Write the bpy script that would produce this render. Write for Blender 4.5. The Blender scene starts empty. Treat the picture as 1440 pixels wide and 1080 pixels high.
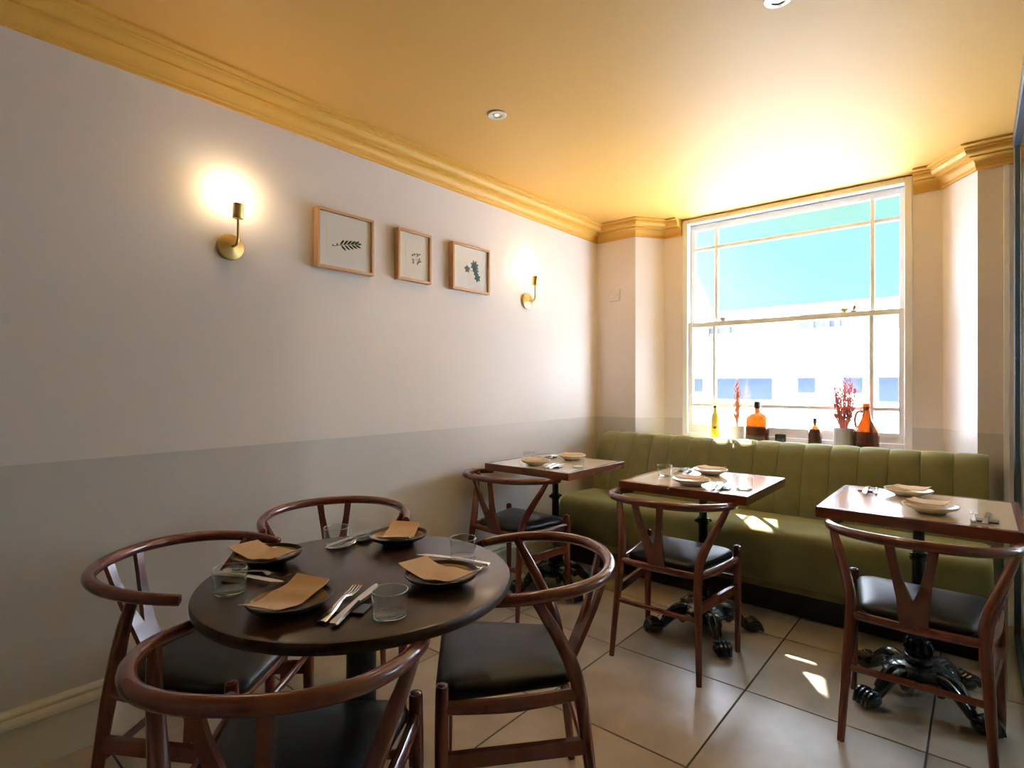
import bpy, math, random
from mathutils import Vector, Matrix
random.seed(7)
PI = math.pi
R = math.radians
scene = bpy.context.scene
COL = scene.collection

# ------------------------------------------------------------------ camera, sky, sun, exposure
cam_d = bpy.data.cameras.new('camera')
cam_d.sensor_width = 36.0
cam_d.lens = 776 / 1440 * 36.0
cam_d.clip_start = 0.02
cam = bpy.data.objects.new('camera', cam_d)
COL.objects.link(cam)
cam.location = (2.31, 0.0, 1.22)
cam.rotation_euler = (R(90), 0, R(40.2))
scene.camera = cam

world = bpy.data.worlds.new('world')
scene.world = world
world.use_nodes = True
bg = world.node_tree.nodes['Background']
bg.inputs[0].default_value = (0.83, 0.92, 1.12, 1)
bg.inputs[1].default_value = 42.0

sun_d = bpy.data.lights.new('sun', 'SUN')
sun_d.energy = 40.0
sun_d.angle = R(0.6)
sun_d.color = (1.0, 0.93, 0.80)
sun = bpy.data.objects.new('sun', sun_d)
COL.objects.link(sun)
sun.rotation_euler = Vector((0.71, -1.0, -1.18)).to_track_quat('-Z', 'Y').to_euler()

def portal(name, loc, sx, sz):
    d = bpy.data.lights.new(name, 'AREA')
    d.shape = 'RECTANGLE'; d.size = sx; d.size_y = sz
    d.cycles.is_portal = True
    o = bpy.data.objects.new(name, d); COL.objects.link(o)
    o.location = loc; o.rotation_euler = (R(-90), 0, 0)
portal('window_portal', (1.317, 4.16, 1.64), 1.4, 1.6)
portal('added_window_portal', (4.10, 4.14, 1.45), .8, 1.3)

vs = scene.view_settings
vs.view_transform = 'Standard'
vs.look = 'None'
vs.exposure = 0.55
vs.gamma = 1.0
vs.use_curve_mapping = False
scene.cycles.max_bounces = 12
scene.cycles.diffuse_bounces = 6
scene.cycles.transparent_max_bounces = 24
scene.cycles.caustics_reflective = False
scene.cycles.caustics_refractive = False

# ------------------------------------------------------------------ materials
def lin(c):
    return tuple(((v / 12.92) if v <= 0.04045 else ((v + 0.055) / 1.055) ** 2.4) for v in c)

def mat(name, col, rough=0.5, metal=0.0, spec=0.5, var=None, scale=6.0, stretch=(1, 1, 1), bump=0.0, bscale=60.0, sheen=0.0, coat=0.0, rand=0.0, detail=4.0):
    m = bpy.data.materials.new(name); m.use_nodes = True
    nt = m.node_tree; n = nt.nodes; l = nt.links
    b = n['Principled BSDF']
    b.inputs['Base Color'].default_value = (*col, 1)
    b.inputs['Roughness'].default_value = rough
    b.inputs['Metallic'].default_value = metal
    b.inputs['Specular IOR Level'].default_value = spec
    b.inputs['Sheen Weight'].default_value = sheen
    b.inputs['Coat Weight'].default_value = coat
    b.inputs['Coat Roughness'].default_value = 0.12
    if var or bump:
        tc = n.new('ShaderNodeTexCoord'); mp = n.new('ShaderNodeMapping')
        mp.inputs['Scale'].default_value = stretch
        l.new(tc.outputs['Object'], mp.inputs['Vector'])
    out = None
    if var:
        no = n.new('ShaderNodeTexNoise'); no.inputs['Scale'].default_value = scale
        no.inputs['Detail'].default_value = detail
        l.new(mp.outputs[0], no.inputs['Vector'])
        cr = n.new('ShaderNodeValToRGB')
        cr.color_ramp.elements[0].position = 0.3; cr.color_ramp.elements[1].position = 0.7
        cr.color_ramp.elements[0].color = (*col, 1); cr.color_ramp.elements[1].color = (*var, 1)
        l.new(no.outputs['Fac'], cr.inputs[0])
        out = cr.outputs[0]
    if rand:
        oi = n.new('ShaderNodeObjectInfo'); mr = n.new('ShaderNodeMapRange')
        mr.inputs[3].default_value = 1 - rand; mr.inputs[4].default_value = 1 + rand
        l.new(oi.outputs['Random'], mr.inputs[0])
        hs = n.new('ShaderNodeHueSaturation')
        hs.inputs['Color'].default_value = (*col, 1)
        l.new(mr.outputs[0], hs.inputs['Value'])
        if out: l.new(out, hs.inputs['Color'])
        out = hs.outputs[0]
    if out: l.new(out, b.inputs['Base Color'])
    if bump:
        nb = n.new('ShaderNodeTexNoise'); nb.inputs['Scale'].default_value = bscale; nb.inputs['Detail'].default_value = 3
        l.new(mp.outputs[0], nb.inputs['Vector'])
        bp = n.new('ShaderNodeBump'); bp.inputs['Strength'].default_value = bump; bp.inputs['Distance'].default_value = 0.002
        l.new(nb.outputs['Fac'], bp.inputs['Height']); l.new(bp.outputs[0], b.inputs['Normal'])
    return m

def glass(name, tint=(1, 1, 1), r0=0.04, rough=0.0, gl=(1, 1, 1), power=5):
    m = bpy.data.materials.new(name); m.use_nodes = True
    nt = m.node_tree; n = nt.nodes; l = nt.links
    n.remove(n['Principled BSDF'])
    tr = n.new('ShaderNodeBsdfTransparent'); tr.inputs[0].default_value = (*tint, 1)
    gg = n.new('ShaderNodeBsdfGlossy'); gg.inputs['Roughness'].default_value = rough; gg.inputs[0].default_value = (*gl, 1)
    lw = n.new('ShaderNodeLayerWeight'); lw.inputs[0].default_value = 0.5
    pw = n.new('ShaderNodeMath'); pw.operation = 'POWER'; pw.inputs[1].default_value = power
    ma = n.new('ShaderNodeMath'); ma.operation = 'MULTIPLY_ADD'; ma.inputs[1].default_value = 1 - r0; ma.inputs[2].default_value = r0
    mx = n.new('ShaderNodeMixShader')
    l.new(lw.outputs['Facing'], pw.inputs[0]); l.new(pw.outputs[0], ma.inputs[0]); l.new(ma.outputs[0], mx.inputs[0])
    l.new(tr.outputs[0], mx.inputs[1]); l.new(gg.outputs[0], mx.inputs[2])
    l.new(mx.outputs[0], n['Material Output'].inputs[0])
    return m

def emit(name, col, s):
    m = bpy.data.materials.new(name); m.use_nodes = True
    b = m.node_tree.nodes['Principled BSDF']
    b.inputs['Base Color'].default_value = (*col, 1)
    b.inputs['Emission Color'].default_value = (*col, 1)
    b.inputs['Emission Strength'].default_value = s
    return m

def wall_paint(name, low, high, z):
    """two flat coats of paint: one colour below height z, another above"""
    m = mat(name, high, 0.55, spec=0.35, bump=0.12, bscale=35)
    nt = m.node_tree; n = nt.nodes; l = nt.links
    tc = n.new('ShaderNodeTexCoord'); sp = n.new('ShaderNodeSeparateXYZ')
    l.new(tc.outputs['Object'], sp.inputs[0])
    gt = n.new('ShaderNodeMath'); gt.operation = 'GREATER_THAN'; gt.inputs[1].default_value = z
    l.new(sp.outputs['Z'], gt.inputs[0])
    mx = n.new('ShaderNodeMix'); mx.data_type = 'RGBA'
    mx.inputs[6].default_value = (*low, 1); mx.inputs[7].default_value = (*high, 1)
    l.new(gt.outputs[0], mx.inputs[0]); l.new(mx.outputs[2], n['Principled BSDF'].inputs['Base Color'])
    r = n.new('ShaderNodeMapRange'); r.inputs[3].default_value = 0.32; r.inputs[4].default_value = 0.60
    l.new(gt.outputs[0], r.inputs[0]); l.new(r.outputs[0], n['Principled BSDF'].inputs['Roughness'])
    return m

def awning_mat():
    m = bpy.data.materials.new('awning_canvas'); m.use_nodes = True
    nt = m.node_tree; n = nt.nodes; l = nt.links
    n.remove(n['Principled BSDF'])
    d = n.new('ShaderNodeBsdfDiffuse'); t = n.new('ShaderNodeBsdfTranslucent'); mx = n.new('ShaderNodeMixShader')
    c = (0.066, 0.134, 0.120, 1)
    d.inputs[0].default_value = c; t.inputs[0].default_value = c; mx.inputs[0].default_value = 0.5
    l.new(d.outputs[0], mx.inputs[1]); l.new(t.outputs[0], mx.inputs[2]); l.new(mx.outputs[0], n['Material Output'].inputs[0])
    return m

M = {}
M['wall'] = wall_paint('wall_paint', (0.64, 0.605, 0.58), (0.81, 0.75, 0.725), 0.965)
M['ceiling'] = mat('ceiling_paint', (0.70, 0.39, 0.09), 0.58, spec=0.4, bump=0.06, bscale=25)
M['cornice'] = mat('cornice_paint', (0.72, 0.40, 0.07), 0.5, spec=0.4)
M['base'] = mat('baseboard_paint', (0.70, 0.655, 0.57), 0.4)
M['tile'] = mat('floor_tile', (0.315, 0.262, 0.21), 0.31, spec=0.5, var=(0.46, 0.395, 0.33), scale=4.5, bump=0.10, bscale=60, rand=0.05, detail=10)
M['grout'] = mat('grout', (0.055, 0.045, 0.038), 0.9)
M['white'] = mat('white_gloss', (0.88, 0.90, 0.93), 0.35)
M['plastic'] = mat('white_plastic', (0.78, 0.74, 0.68), 0.35)
M['wood'] = mat('mahogany_chair', (0.170, 0.045, 0.028), 0.26, spec=0.5, var=(0.11, 0.029, 0.019), scale=9, stretch=(3, 3, 0.6), coat=0.35)
M['edge'] = mat('mahogany_edge', (0.165, 0.044, 0.016), 0.25, var=(0.10, 0.028, 0.012), scale=12, stretch=(1, 1, 4), coat=0.4)
M['top'] = mat('tan_table_top', (0.60, 0.51, 0.385), 0.16, var=(0.54, 0.45, 0.33), scale=5, stretch=(8, 1, 1), coat=0.5)
M['wenge'] = mat('wenge_table_top', (0.055, 0.026, 0.019), 0.32, spec=0.4, var=(0.034, 0.016, 0.012), scale=7, stretch=(12, 1, 1), coat=0.1)
M['leather'] = mat('black_leather', (0.010, 0.010, 0.011), 0.40, spec=0.32, bump=0.15, bscale=250)
M['velvet'] = mat('olive_velvet', (0.225, 0.215, 0.092), 0.75, spec=0.2, var=(0.165, 0.155, 0.066), scale=7, sheen=0.55, bump=0.1, bscale=120)
M['velvet'].node_tree.nodes['Principled BSDF'].inputs['Sheen Tint'].default_value = (0.60, 0.64, 0.32, 1)
M['velvet'].node_tree.nodes['Principled BSDF'].inputs['Sheen Roughness'].default_value = 0.4
M['plinth'] = mat('black_plinth', (0.012, 0.012, 0.013), 0.5)
M['iron'] = mat('cast_iron', (0.008, 0.013, 0.021), 0.22, spec=0.6, coat=0.3)
M['oak'] = mat('oak_frame', (0.62, 0.36, 0.17), 0.45, var=(0.55, 0.30, 0.13), scale=10, stretch=(4, 1, 1))
M['paper'] = mat('mat_board', (0.92, 0.90, 0.86), 0.85)
M['print'] = mat('print_paper', (0.93, 0.90, 0.84), 0.85)
M['ink'] = mat('botanical_ink', (0.055, 0.058, 0.045), 0.9)
M['ink2'] = mat('botanical_ink_blue', (0.17, 0.21, 0.215), 0.9)
M['ink3'] = mat('botanical_ink_brown', (0.22, 0.19, 0.15), 0.9)
M['brass'] = mat('brushed_brass', (0.66, 0.46, 0.17), 0.38, metal=1.0)
M['bulb'] = emit('lit_bulb', (1.0, 0.74, 0.42), 35.0)
M['lamp'] = emit('downlight_lamp', (1.0, 0.72, 0.42), 3.0)
M['chrome'] = mat('chrome', (0.75, 0.76, 0.78), 0.15, metal=1.0)
M['steel'] = mat('cutlery_steel', (0.72, 0.66, 0.58), 0.17, metal=1.0)
M['slate'] = mat('black_slate', (0.016, 0.016, 0.018), 0.4)
M['kraft'] = mat('kraft_paper', (0.58, 0.385, 0.225), 0.85, var=(0.54, 0.355, 0.20), scale=40)
M['glaze'] = mat('ochre_glaze', (0.30, 0.165, 0.04), 0.22, var=(0.24, 0.12, 0.028), scale=30, coat=0.4)
M['stone'] = mat('dark_stoneware', (0.05, 0.034, 0.018), 0.45, spec=0.35)
M['sand'] = mat('sand_stoneware', (0.66, 0.56, 0.41), 0.35)
M['sandin'] = mat('sand_glaze', (0.56, 0.42, 0.20), 0.2, coat=0.4)
def solid_glass(name, col):
    m = bpy.data.materials.new(name); m.use_nodes = True
    n = m.node_tree.nodes; n.remove(n['Principled BSDF'])
    g = n.new('ShaderNodeBsdfGlass'); g.inputs['Color'].default_value = (*col, 1); g.inputs['IOR'].default_value = 1.45; g.inputs['Roughness'].default_value = 0.0
    m.node_tree.links.new(g.outputs[0], n['Material Output'].inputs[0])
    return m
M['tumbler'] = glass('tumbler_glass', (0.97, 0.975, 0.97), 0.022, power=4.5)
M['rim'] = glass('tumbler_rim_glass', (0.9, 0.92, 0.91), 0.30, power=2)
M['glass_base'] = solid_glass('tumbler_base_glass', (0.98, 0.99, 0.985))
M['pane'] = glass('window_glass', (0.97, 0.985, 0.98), 0.04)
M['picture_glass'] = glass('picture_glass', (1, 1, 1), 0.012)
M['partition'] = glass('partition_glass', (0.86, 0.95, 0.93), 0.045)
M['metal'] = mat('blue_grey_metal', (0.10, 0.135, 0.18), 0.30, metal=0.5)
M['amber'] = glass('amber_glass', (0.50, 0.33, 0.12), 0.06)
M['brown'] = glass('brown_glass', (0.47, 0.275, 0.10), 0.06)
M['handle'] = glass('brown_handle_glass', (0.16, 0.06, 0.02), 0.06)
M['cork'] = mat('dark_stopper', (0.035, 0.03, 0.045), 0.5)
M['yellow'] = mat('yellow_bottle', (0.66, 0.52, 0.03), 0.3)
M['whitepot'] = mat('white_pot', (0.80, 0.79, 0.77), 0.4)
M['greypot'] = mat('grey_fluted_pot', (0.46, 0.45, 0.43), 0.6)
M['coral'] = mat('coral_dried_stem', (0.60, 0.17, 0.10), 0.8)
M['straw'] = mat('orange_dried_stem', (0.62, 0.24, 0.08), 0.8)
M['awning'] = awning_mat()
M['render'] = mat('white_render', (0.80, 0.80, 0.80), 0.8)
M['street'] = mat('street_stone', (0.45, 0.45, 0.44), 0.9, var=(0.40, 0.40, 0.40))
M['blueglass'] = mat('blue_shop_glass', (0.016, 0.021, 0.036), 0.6, spec=0.03)
M['bluegrey'] = mat('blue_grey_paint', (0.028, 0.033, 0.046), 0.6, spec=0.05)
M['jar'] = glass('smoked_glass', (0.22, 0.28, 0.27), 0.06)

# ------------------------------------------------------------------ mesh helpers
class MB:
    def __init__(self):
        self.v = []; self.f = []
    def add(self, vs, fs):
        o = len(self.v)
        self.v += [tuple(p) for p in vs]
        self.f += [tuple(i + o for i in q) for q in fs]
        return self
    def box(self, x0, x1, y0, y1, z0, z1, b=0.0):
        if b <= 0:
            self.add([(x, y, z) for z in (z0, z1) for x, y in ((x0, y0), (x1, y0), (x1, y1), (x0, y1))],
                     [(3, 2, 1, 0), (4, 5, 6, 7), (0, 1, 5, 4), (1, 2, 6, 5), (2, 3, 7, 6), (3, 0, 4, 7)])
        else:
            rings = []
            for z, i in ((z0, b), (z0 + b, 0), (z1 - b, 0), (z1, b)):
                ax, bx, ay, by = x0 + i, x1 - i, y0 + i, y1 - i
                rings.append([(ax + b, ay, z), (bx - b, ay, z), (bx, ay + b, z), (bx, by - b, z), (bx - b, by, z), (ax + b, by, z), (ax, by - b, z), (ax, ay + b, z)])
            self.loft(rings, True, True)
        return self
    def loft(self, rings, cap0=True, cap1=True, closed=True):
        k = len(rings[0]); vs = [p for r in rings for p in r]; fs = []
        for i in range(len(rings) - 1):
            for j in range(k if closed else k - 1):
                a = i * k + j; b_ = i * k + (j + 1) % k
                fs.append((a, b_, b_ + k, a + k))
        if cap0: fs.append(tuple(range(k))[::-1])
        if cap1: fs.append(tuple((len(rings) - 1) * k + j for j in range(k)))
        return self.add(vs, fs)
    def tube(self, pts, rad, seg=10, sub=4, ref=(0, 0, 1), caps=True, flat=1.0, smooth=True):
        """pts: control points, rad: radius per point (or one)"""
        P = [Vector(p) for p in pts]
        if not hasattr(rad, '__len__'): rad = [rad] * len(P)
        Q = []; r = []
        if smooth and len(P) > 2:
            for i in range(len(P) - 1):
                p0 = P[max(i - 1, 0)]; p1 = P[i]; p2 = P[i + 1]; p3 = P[min(i + 2, len(P) - 1)]
                for s in range(sub):
                    t = s / sub
                    Q.append(0.5 * ((2 * p1) + (p2 - p0) * t + (2 * p0 - 5 * p1 + 4 * p2 - p3) * t * t + (3 * p1 - p0 - 3 * p2 + p3) * t ** 3))
                    r.append(rad[i] * (1 - t) + rad[i + 1] * t)
            Q.append(P[-1]); r.append(rad[-1])
        else:
            Q = P; r = list(rad)
        rings = []
        ref = Vector(ref)
        for i, p in enumerate(Q):
            t = (Q[min(i + 1, len(Q) - 1)] - Q[max(i - 1, 0)]).normalized()
            a = t.cross(ref)
            if a.length < 1e-4: a = t.cross(Vector((1, 0, 0)))
            a.normalize(); b = a.cross(t).normalized()
            rings.append([tuple(p + a * (math.cos(2 * PI * k / seg) * r[i]) + b * (math.sin(2 * PI * k / seg) * r[i] * flat)) for k in range(seg)])
        return self.loft(rings, caps, caps)
    def lathe(self, prof, seg=24, cx=0, cy=0, cz=0, cap0=True, cap1=True, flute=0, famp=0.0, sy=1.0):
        rings = []
        for rr, z in prof:
            ring = []
            for k in range(seg):
                a = 2 * PI * k / seg
                q = rr * (1 + famp * math.cos(flute * a)) if flute else rr
                ring.append((cx + q * math.cos(a), cy + q * math.sin(a) * sy, cz + z))
            rings.append(ring)
        return self.loft(rings, cap0, cap1)
    def ball(self, c, rx, ry=None, rz=None, seg=10, rings=6):
        ry = ry or rx; rz = rz or rx
        rg = []
        for i in range(1, rings):
            t = PI * i / rings
            rg.append([(c[0] + rx * math.sin(t) * math.cos(2 * PI * k / seg), c[1] + ry * math.sin(t) * math.sin(2 * PI * k / seg), c[2] - rz * math.cos(t)) for k in range(seg)])
        o = len(self.v)
        self.loft(rg, False, False)
        n = len(rg) * seg
        self.v += [(c[0], c[1], c[2] - rz), (c[0], c[1], c[2] + rz)]
        for k in range(seg):
            self.f.append((o + n, o + (k + 1) % seg, o + k))
            self.f.append((o + n + 1, o + n - seg + k, o + n - seg + (k + 1) % seg))
        return self
    def prism(self, poly, z0, z1):
        """poly in xy extruded in z"""
        return self.loft([[(x, y, z0) for x, y in poly], [(x, y, z1) for x, y in poly]])
    def xform(self, mtx):
        self.v = [tuple(mtx @ Vector(p)) for p in self.v]
        return self
    def mesh(self, name, m, smooth=False, angle=35):
        me = bpy.data.meshes.new(name)
        me.from_pydata(self.v, [], self.f)
        me.update()
        import bmesh
        bm = bmesh.new(); bm.from_mesh(me)
        bmesh.ops.recalc_face_normals(bm, faces=bm.faces)
        bm.to_mesh(me); bm.free()
        me.materials.append(m)
        if smooth:
            me.polygons.foreach_set('use_smooth', [True] * len(me.polygons))
            me.set_sharp_from_angle(angle=R(angle))
        return me
    def build(self, name, m, parent=None, smooth=False, loc=None, angle=35):
        return link(name, self.mesh(name, m, smooth, angle), parent, loc)

def link(name, me, parent=None, loc=None):
    o = bpy.data.objects.new(name, me)
    COL.objects.link(o)
    if parent: o.parent = parent
    if loc: o.location = loc
    return o

def tag(o, label=None, cat=None, group=None, kind=None):
    if label: o['label'] = label
    if cat: o['category'] = cat
    if group: o['group'] = group
    if kind: o['kind'] = kind
    return o

def empty(name, loc=(0, 0, 0), rz=0.0):
    o = bpy.data.objects.new(name, None)
    o.empty_display_size = 0.1
    COL.objects.link(o); o.location = loc; o.rotation_euler = (0, 0, rz)
    return o

def kids(o):
    return [c for c in COL.objects if c.parent == o]

def copy_tree(o, parent=None):
    ch = kids(o)
    c = o.copy(); COL.objects.link(c)
    if parent: c.parent = parent
    for k in ch: copy_tree(k, c)
    return c

# ------------------------------------------------------------------ the room
RX = 4.9; YB = -2.6; ZC = 2.445
fl = MB().box(-0.15, RX + .15, YB - .15, 4.12, -0.12, -0.003).build('floor', M['grout'])
tag(fl, 'large beige square tiles with dark grout joints', None, None, 'structure')
T = 0.58
cache = {}
gx = [1.02 + T * k for k in range(-2, 8)]; gy = [1.70 + T * k for k in range(-8, 5)]
for i in range(len(gx) - 1):
    for j in range(len(gy) - 1):
        x0, x1 = max(gx[i], 0.0), min(gx[i + 1], RX); y0, y1 = max(gy[j], YB), min(gy[j + 1], 3.99)
        if x1 - x0 < .03 or y1 - y0 < .03: continue
        w, h = x1 - x0 - .0065, y1 - y0 - .0065
        key = (round(w, 3), round(h, 3))
        if key not in cache:
            cache[key] = MB().box(-w / 2, w / 2, -h / 2, h / 2, -0.011, 0.0, 0.0012).mesh('tile', M['tile'])
        link('tile', cache[key], fl, ((x0 + x1) / 2, (y0 + y1) / 2, 0))

tag(MB().box(-0.15, RX + .15, YB - .15, 4.12, ZC, ZC + .15).build('ceiling', M['ceiling']), 'golden yellow painted ceiling', None, None, 'structure')
tag(MB().box(-0.15, 0, YB - .15, 4.12, 0, ZC).build('wall_left', M['wall']), 'off-white plaster wall with a grey painted dado', None, None, 'structure')
tag(MB().box(0, RX, YB - .15, YB, 0, ZC).build('wall_back', M['wall']), 'off-white wall behind the viewer', None, None, 'structure')
tag(MB().box(RX, RX + .15, YB - .15, 4.12, 0, ZC).build('wall_far_right', M['wall']), 'off-white wall beyond the glass partition', None, None, 'structure')
YO = 4.12
wf = MB()
wf.prism([(0, 3.777), (.336, 3.777), (.473, 3.985), (.62, 3.985), (.62, YO), (0, YO)], 0, ZC)
wf.prism([(2.015, 3.985), (2.155, 3.985), (2.307, 3.753), (2.85, 3.753), (2.85, YO), (2.015, YO)], 0, ZC)
wf.box(.62, 2.015, 3.985, YO, 0, .80)
wf.box(2.85, 3.70, 3.753, YO, 0, ZC)
wf.box(4.50, RX, 3.753, YO, 0, ZC)
wf.box(3.70, 4.50, 3.753, YO, 2.10, ZC)
wf.box(3.70, 4.50, 3.753, YO, 0, .80)
tag(wf.build('wall_front', M['wall']), 'off-white window wall with splayed piers and grey dado', None, None, 'structure')

def sweep(path, prof):
    """profile (p out of the wall, z) along a path whose room lies on the right-hand side when walking"""
    n = len(path); rings = []
    for i, p in enumerate(path):
        p = Vector(p)
        dirs = []
        if i > 0: dirs.append((p - Vector(path[i - 1])).normalized())
        if i < n - 1: dirs.append((Vector(path[i + 1]) - p).normalized())
        ns = [Vector((d.y, -d.x)) for d in dirs]
        if len(ns) == 2:
            m_ = (ns[0] + ns[1]); m_.normalize(); m_ = m_ / max(m_.dot(ns[0]), .3)
        else: m_ = ns[0]
        rings.append([(p.x + m_.x * q, p.y + m_.y * q, z) for q, z in prof])
    return MB().loft(rings)

def arc(cx, cz, rx, rz, a0, a1, n=6):
    return [(cx + rx * math.cos(R(a0 + (a1 - a0) * i / n)), cz + rz * math.sin(R(a0 + (a1 - a0) * i / n))) for i in range(n + 1)]
zb = 2.330
prof = [(0, zb), (.012, zb), (.012, zb + .012), (.017, zb + .016), (.017, zb + .022)]
prof += arc(.056, zb + .020, .038, .034, 178, 92, 6)
prof += [(.060, zb + .054), (.060, zb + .062)]
prof += arc(.062, zb + .090, .030, .028, 275, 355, 6)
prof += [(.098, zb + .090), (.098, zb + .098), (.106, zb + .102), (.120, zb + .104), (.120, ZC), (0, ZC)]
tag(sweep([(0, YB), (0, 3.777), (.336, 3.777), (.473, 3.985), (.612, 3.985)], prof).build('trim_1', M['cornice'], None, True, angle=25), 'golden yellow moulded cornice along the picture wall', None, None, 'structure')
tag(sweep([(2.023, 3.985), (2.155, 3.985), (2.307, 3.753), (RX, 3.753)], prof).build('trim_2', M['cornice'], None, True, angle=25), 'golden yellow moulded cornice right of the window', None, None, 'structure')
bp = [(0, 0), (.020, 0), (.020, .145), (.026, .150), (.026, .158)] + arc(.010, .160, .016, .018, 0, 80, 4) + [(.016, .184), (.016, .190), (.009, .200), (0, .202)]
tag(sweep([(0, YB), (0, 3.40)], bp).build('baseboard_left', M['base'], None, True, angle=25), 'cream moulded baseboard under the grey dado', None, None, 'structure')
# narrow upright batten on the right pier
tag(MB().box(2.408, 2.430, 3.733, 3.753, 0.0, 2.328, .002).build('trim_3', M['white']), 'thin pale upright batten beside the glass partition', None, None, 'structure')
# sill shelf behind the banquette
sill = MB().box(.40, 2.235, 3.752, 3.985, .800, .832, .004)
tag(sill.build('trim_4', M['white']), 'white window sill shelf behind the green banquette', None, None, 'structure')

# ------------------------------------------------------------------ sash window
def window(name, x0, x1, z0, z1, y, label):
    w = empty(name, (0, 0, 0)); tag(w, label, None, None, 'structure')
    yo = y + .115
    f = MB()
    for a, b in ((x0, x0 + .038), (x1 - .038, x1)): f.box(a, b, y - .012, yo, z0, z1, .003)
    f.box(x0 + .038, x1 - .038, y - .012, yo, z1 - .035, z1, .003)
    f.box(x0 + .038, x1 - .038, y - .012, yo, z0, z0 + .03, .003)
    f.build('window_frame', M['white'], w)
    def sash(sx0, sx1, sz0, sz1, ys, hb, ht, vx, hz):
        st = .028
        s = MB()
        s.box(sx0, sx0 + st, ys, ys + .035, sz0, sz1, .002); s.box(sx1 - st, sx1, ys, ys + .035, sz0, sz1, .002)
        s.box(sx0 + st, sx1 - st, ys, ys + .035, sz0, sz0 + hb, .002); s.box(sx0 + st, sx1 - st, ys, ys + .035, sz1 - ht, sz1, .002)
        so = s.build('sash', M['white'], w)
        for x in vx: MB().box(x - .011, x + .011, ys + .002, ys + .033, sz0 + hb, sz1 - ht, .002).build('muntin', M['white'], so)
        xs = [sx0 + st] + list(vx) + [sx1 - st]
        for a, b in zip(xs[:-1], xs[1:]):
            a2 = a + (.011 if a in vx else 0); b2 = b - (.011 if b in vx else 0)
            MB().box(a2, b2, ys + .002, ys + .033, hz - .011, hz + .011, .002).build('muntin', M['white'], so)
            for c, d in ((sz0 + hb, hz - .011), (hz + .011, sz1 - ht)):
                MB().box(a2, b2, ys + .015, ys + .019, c, d).build('pane', M['pane'], so)
        return so
    sash(x0 + .04, x1 - .04, 1.635, z1 - .037, y + .055, .035, .04, (.847, 1.81), 2.222)
    so = sash(x0 + .04, x1 - .04, z0 + .032, 1.672, y + .012, .06, .035, (.847, 1.81), 1.067)
    for x, t in ((.905, 0), (1.665, 0), (1.715, 1)):
        h = MB()
        if t == 0:
            h.lathe([(.006, 0), (.010, .006), (.024, .016), (.026, .022), (0.02, .024)], 12, x, y + .03, 1.672)
        else:
            h.box(x - .018, x + .018, y + .015, y + .045, 1.672, 1.680, .002); h.ball((x, y + .03, 1.690), .010); h.box(x - .004, x + .014, y + .022, y + .03, 1.690, 1.712, .002)
        h.build('sash_latch', M['brass'], so, True)
window('window_1', .62, 2.015, .832, 2.440, 3.985, 'white sash window with small marginal panes above the banquette')

# unseen window added to bring daylight into the space beyond the partition
w2 = empty('added_window'); tag(w2, 'added unseen white window giving daylight beyond the glass partition', None, None, 'structure')
for a, b in ((3.70, 3.75), (4.45, 4.50)): MB().box(a, b, 4.0, 4.06, .80, 2.10, .003).build('window_frame', M['white'], w2)
for a, b in ((.80, .85), (2.05, 2.10)): MB().box(3.75, 4.45, 4.0, 4.06, a, b, .003).build('window_frame', M['white'], w2)
MB().box(3.75, 4.45, 4.02, 4.026, .85, 2.05).build('pane', M['pane'], w2)

# glass partition
wr = empty('wall_right'); tag(wr, 'full-height glass partition in a blue-grey metal frame', None, None, 'structure')
PX = 2.443
posts = [3.605, 1.20, -1.2]
for y in posts: MB().box(PX, PX + .034, y, y + .045, 0.012, 2.372, .003).build('post', M['metal'], wr)
MB().box(PX - .004, PX + .040, YB, 3.650, 2.372, ZC, .003).build('top_rail', M['metal'], wr)
MB().box(PX, PX + .034, YB, 3.650, 0, .012, .002).build('bottom_rail', M['metal'], wr)
for a, b in ((1.245, 3.605), (-1.155, 1.20), (YB, -1.2)): MB().box(PX + .012, PX + .022, a, b, .012, 2.372).build('glass_pane', M['partition'], wr)

# ------------------------------------------------------------------ outside
st = MB().box(-14, 18, 4.12, 14, -.30, -.12).build('street', M['street'])
tag(st, 'pale street paving outside the window', None, None, 'structure')
aw = empty('awning', (0, 0, 0)); tag(aw, 'teal canvas awning sloping down outside the window', 'awning')
def slab(x0, x1, a, b, t):
    (y0, z0), (y1, z1) = a, b
    return MB().loft([[(x, y0, z0), (x, y1, z1), (x, y1, z1 + t), (x, y0, z0 + t)] for x in (x0, x1)])
xa = .41
while xa < 5.0:  # right-hand run lengthened out of view to shade the opening beyond the partition
    slab(xa, xa + .775, (4.13, 2.62), (5.2, 1.90), .004).build('canvas_panel', M['awning'], aw); xa += .775
MB().tube([(.40, 5.21, 1.893), (5.07, 5.21, 1.893)], .016, 8, smooth=False).build('front_bar', M['white'], aw, True)
for x in (.43, 5.04): MB().tube([(x, 4.125, 1.95), (x, 5.2, 1.885)], .010, 8, smooth=False).build('arm', M['white'], aw, True)

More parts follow.
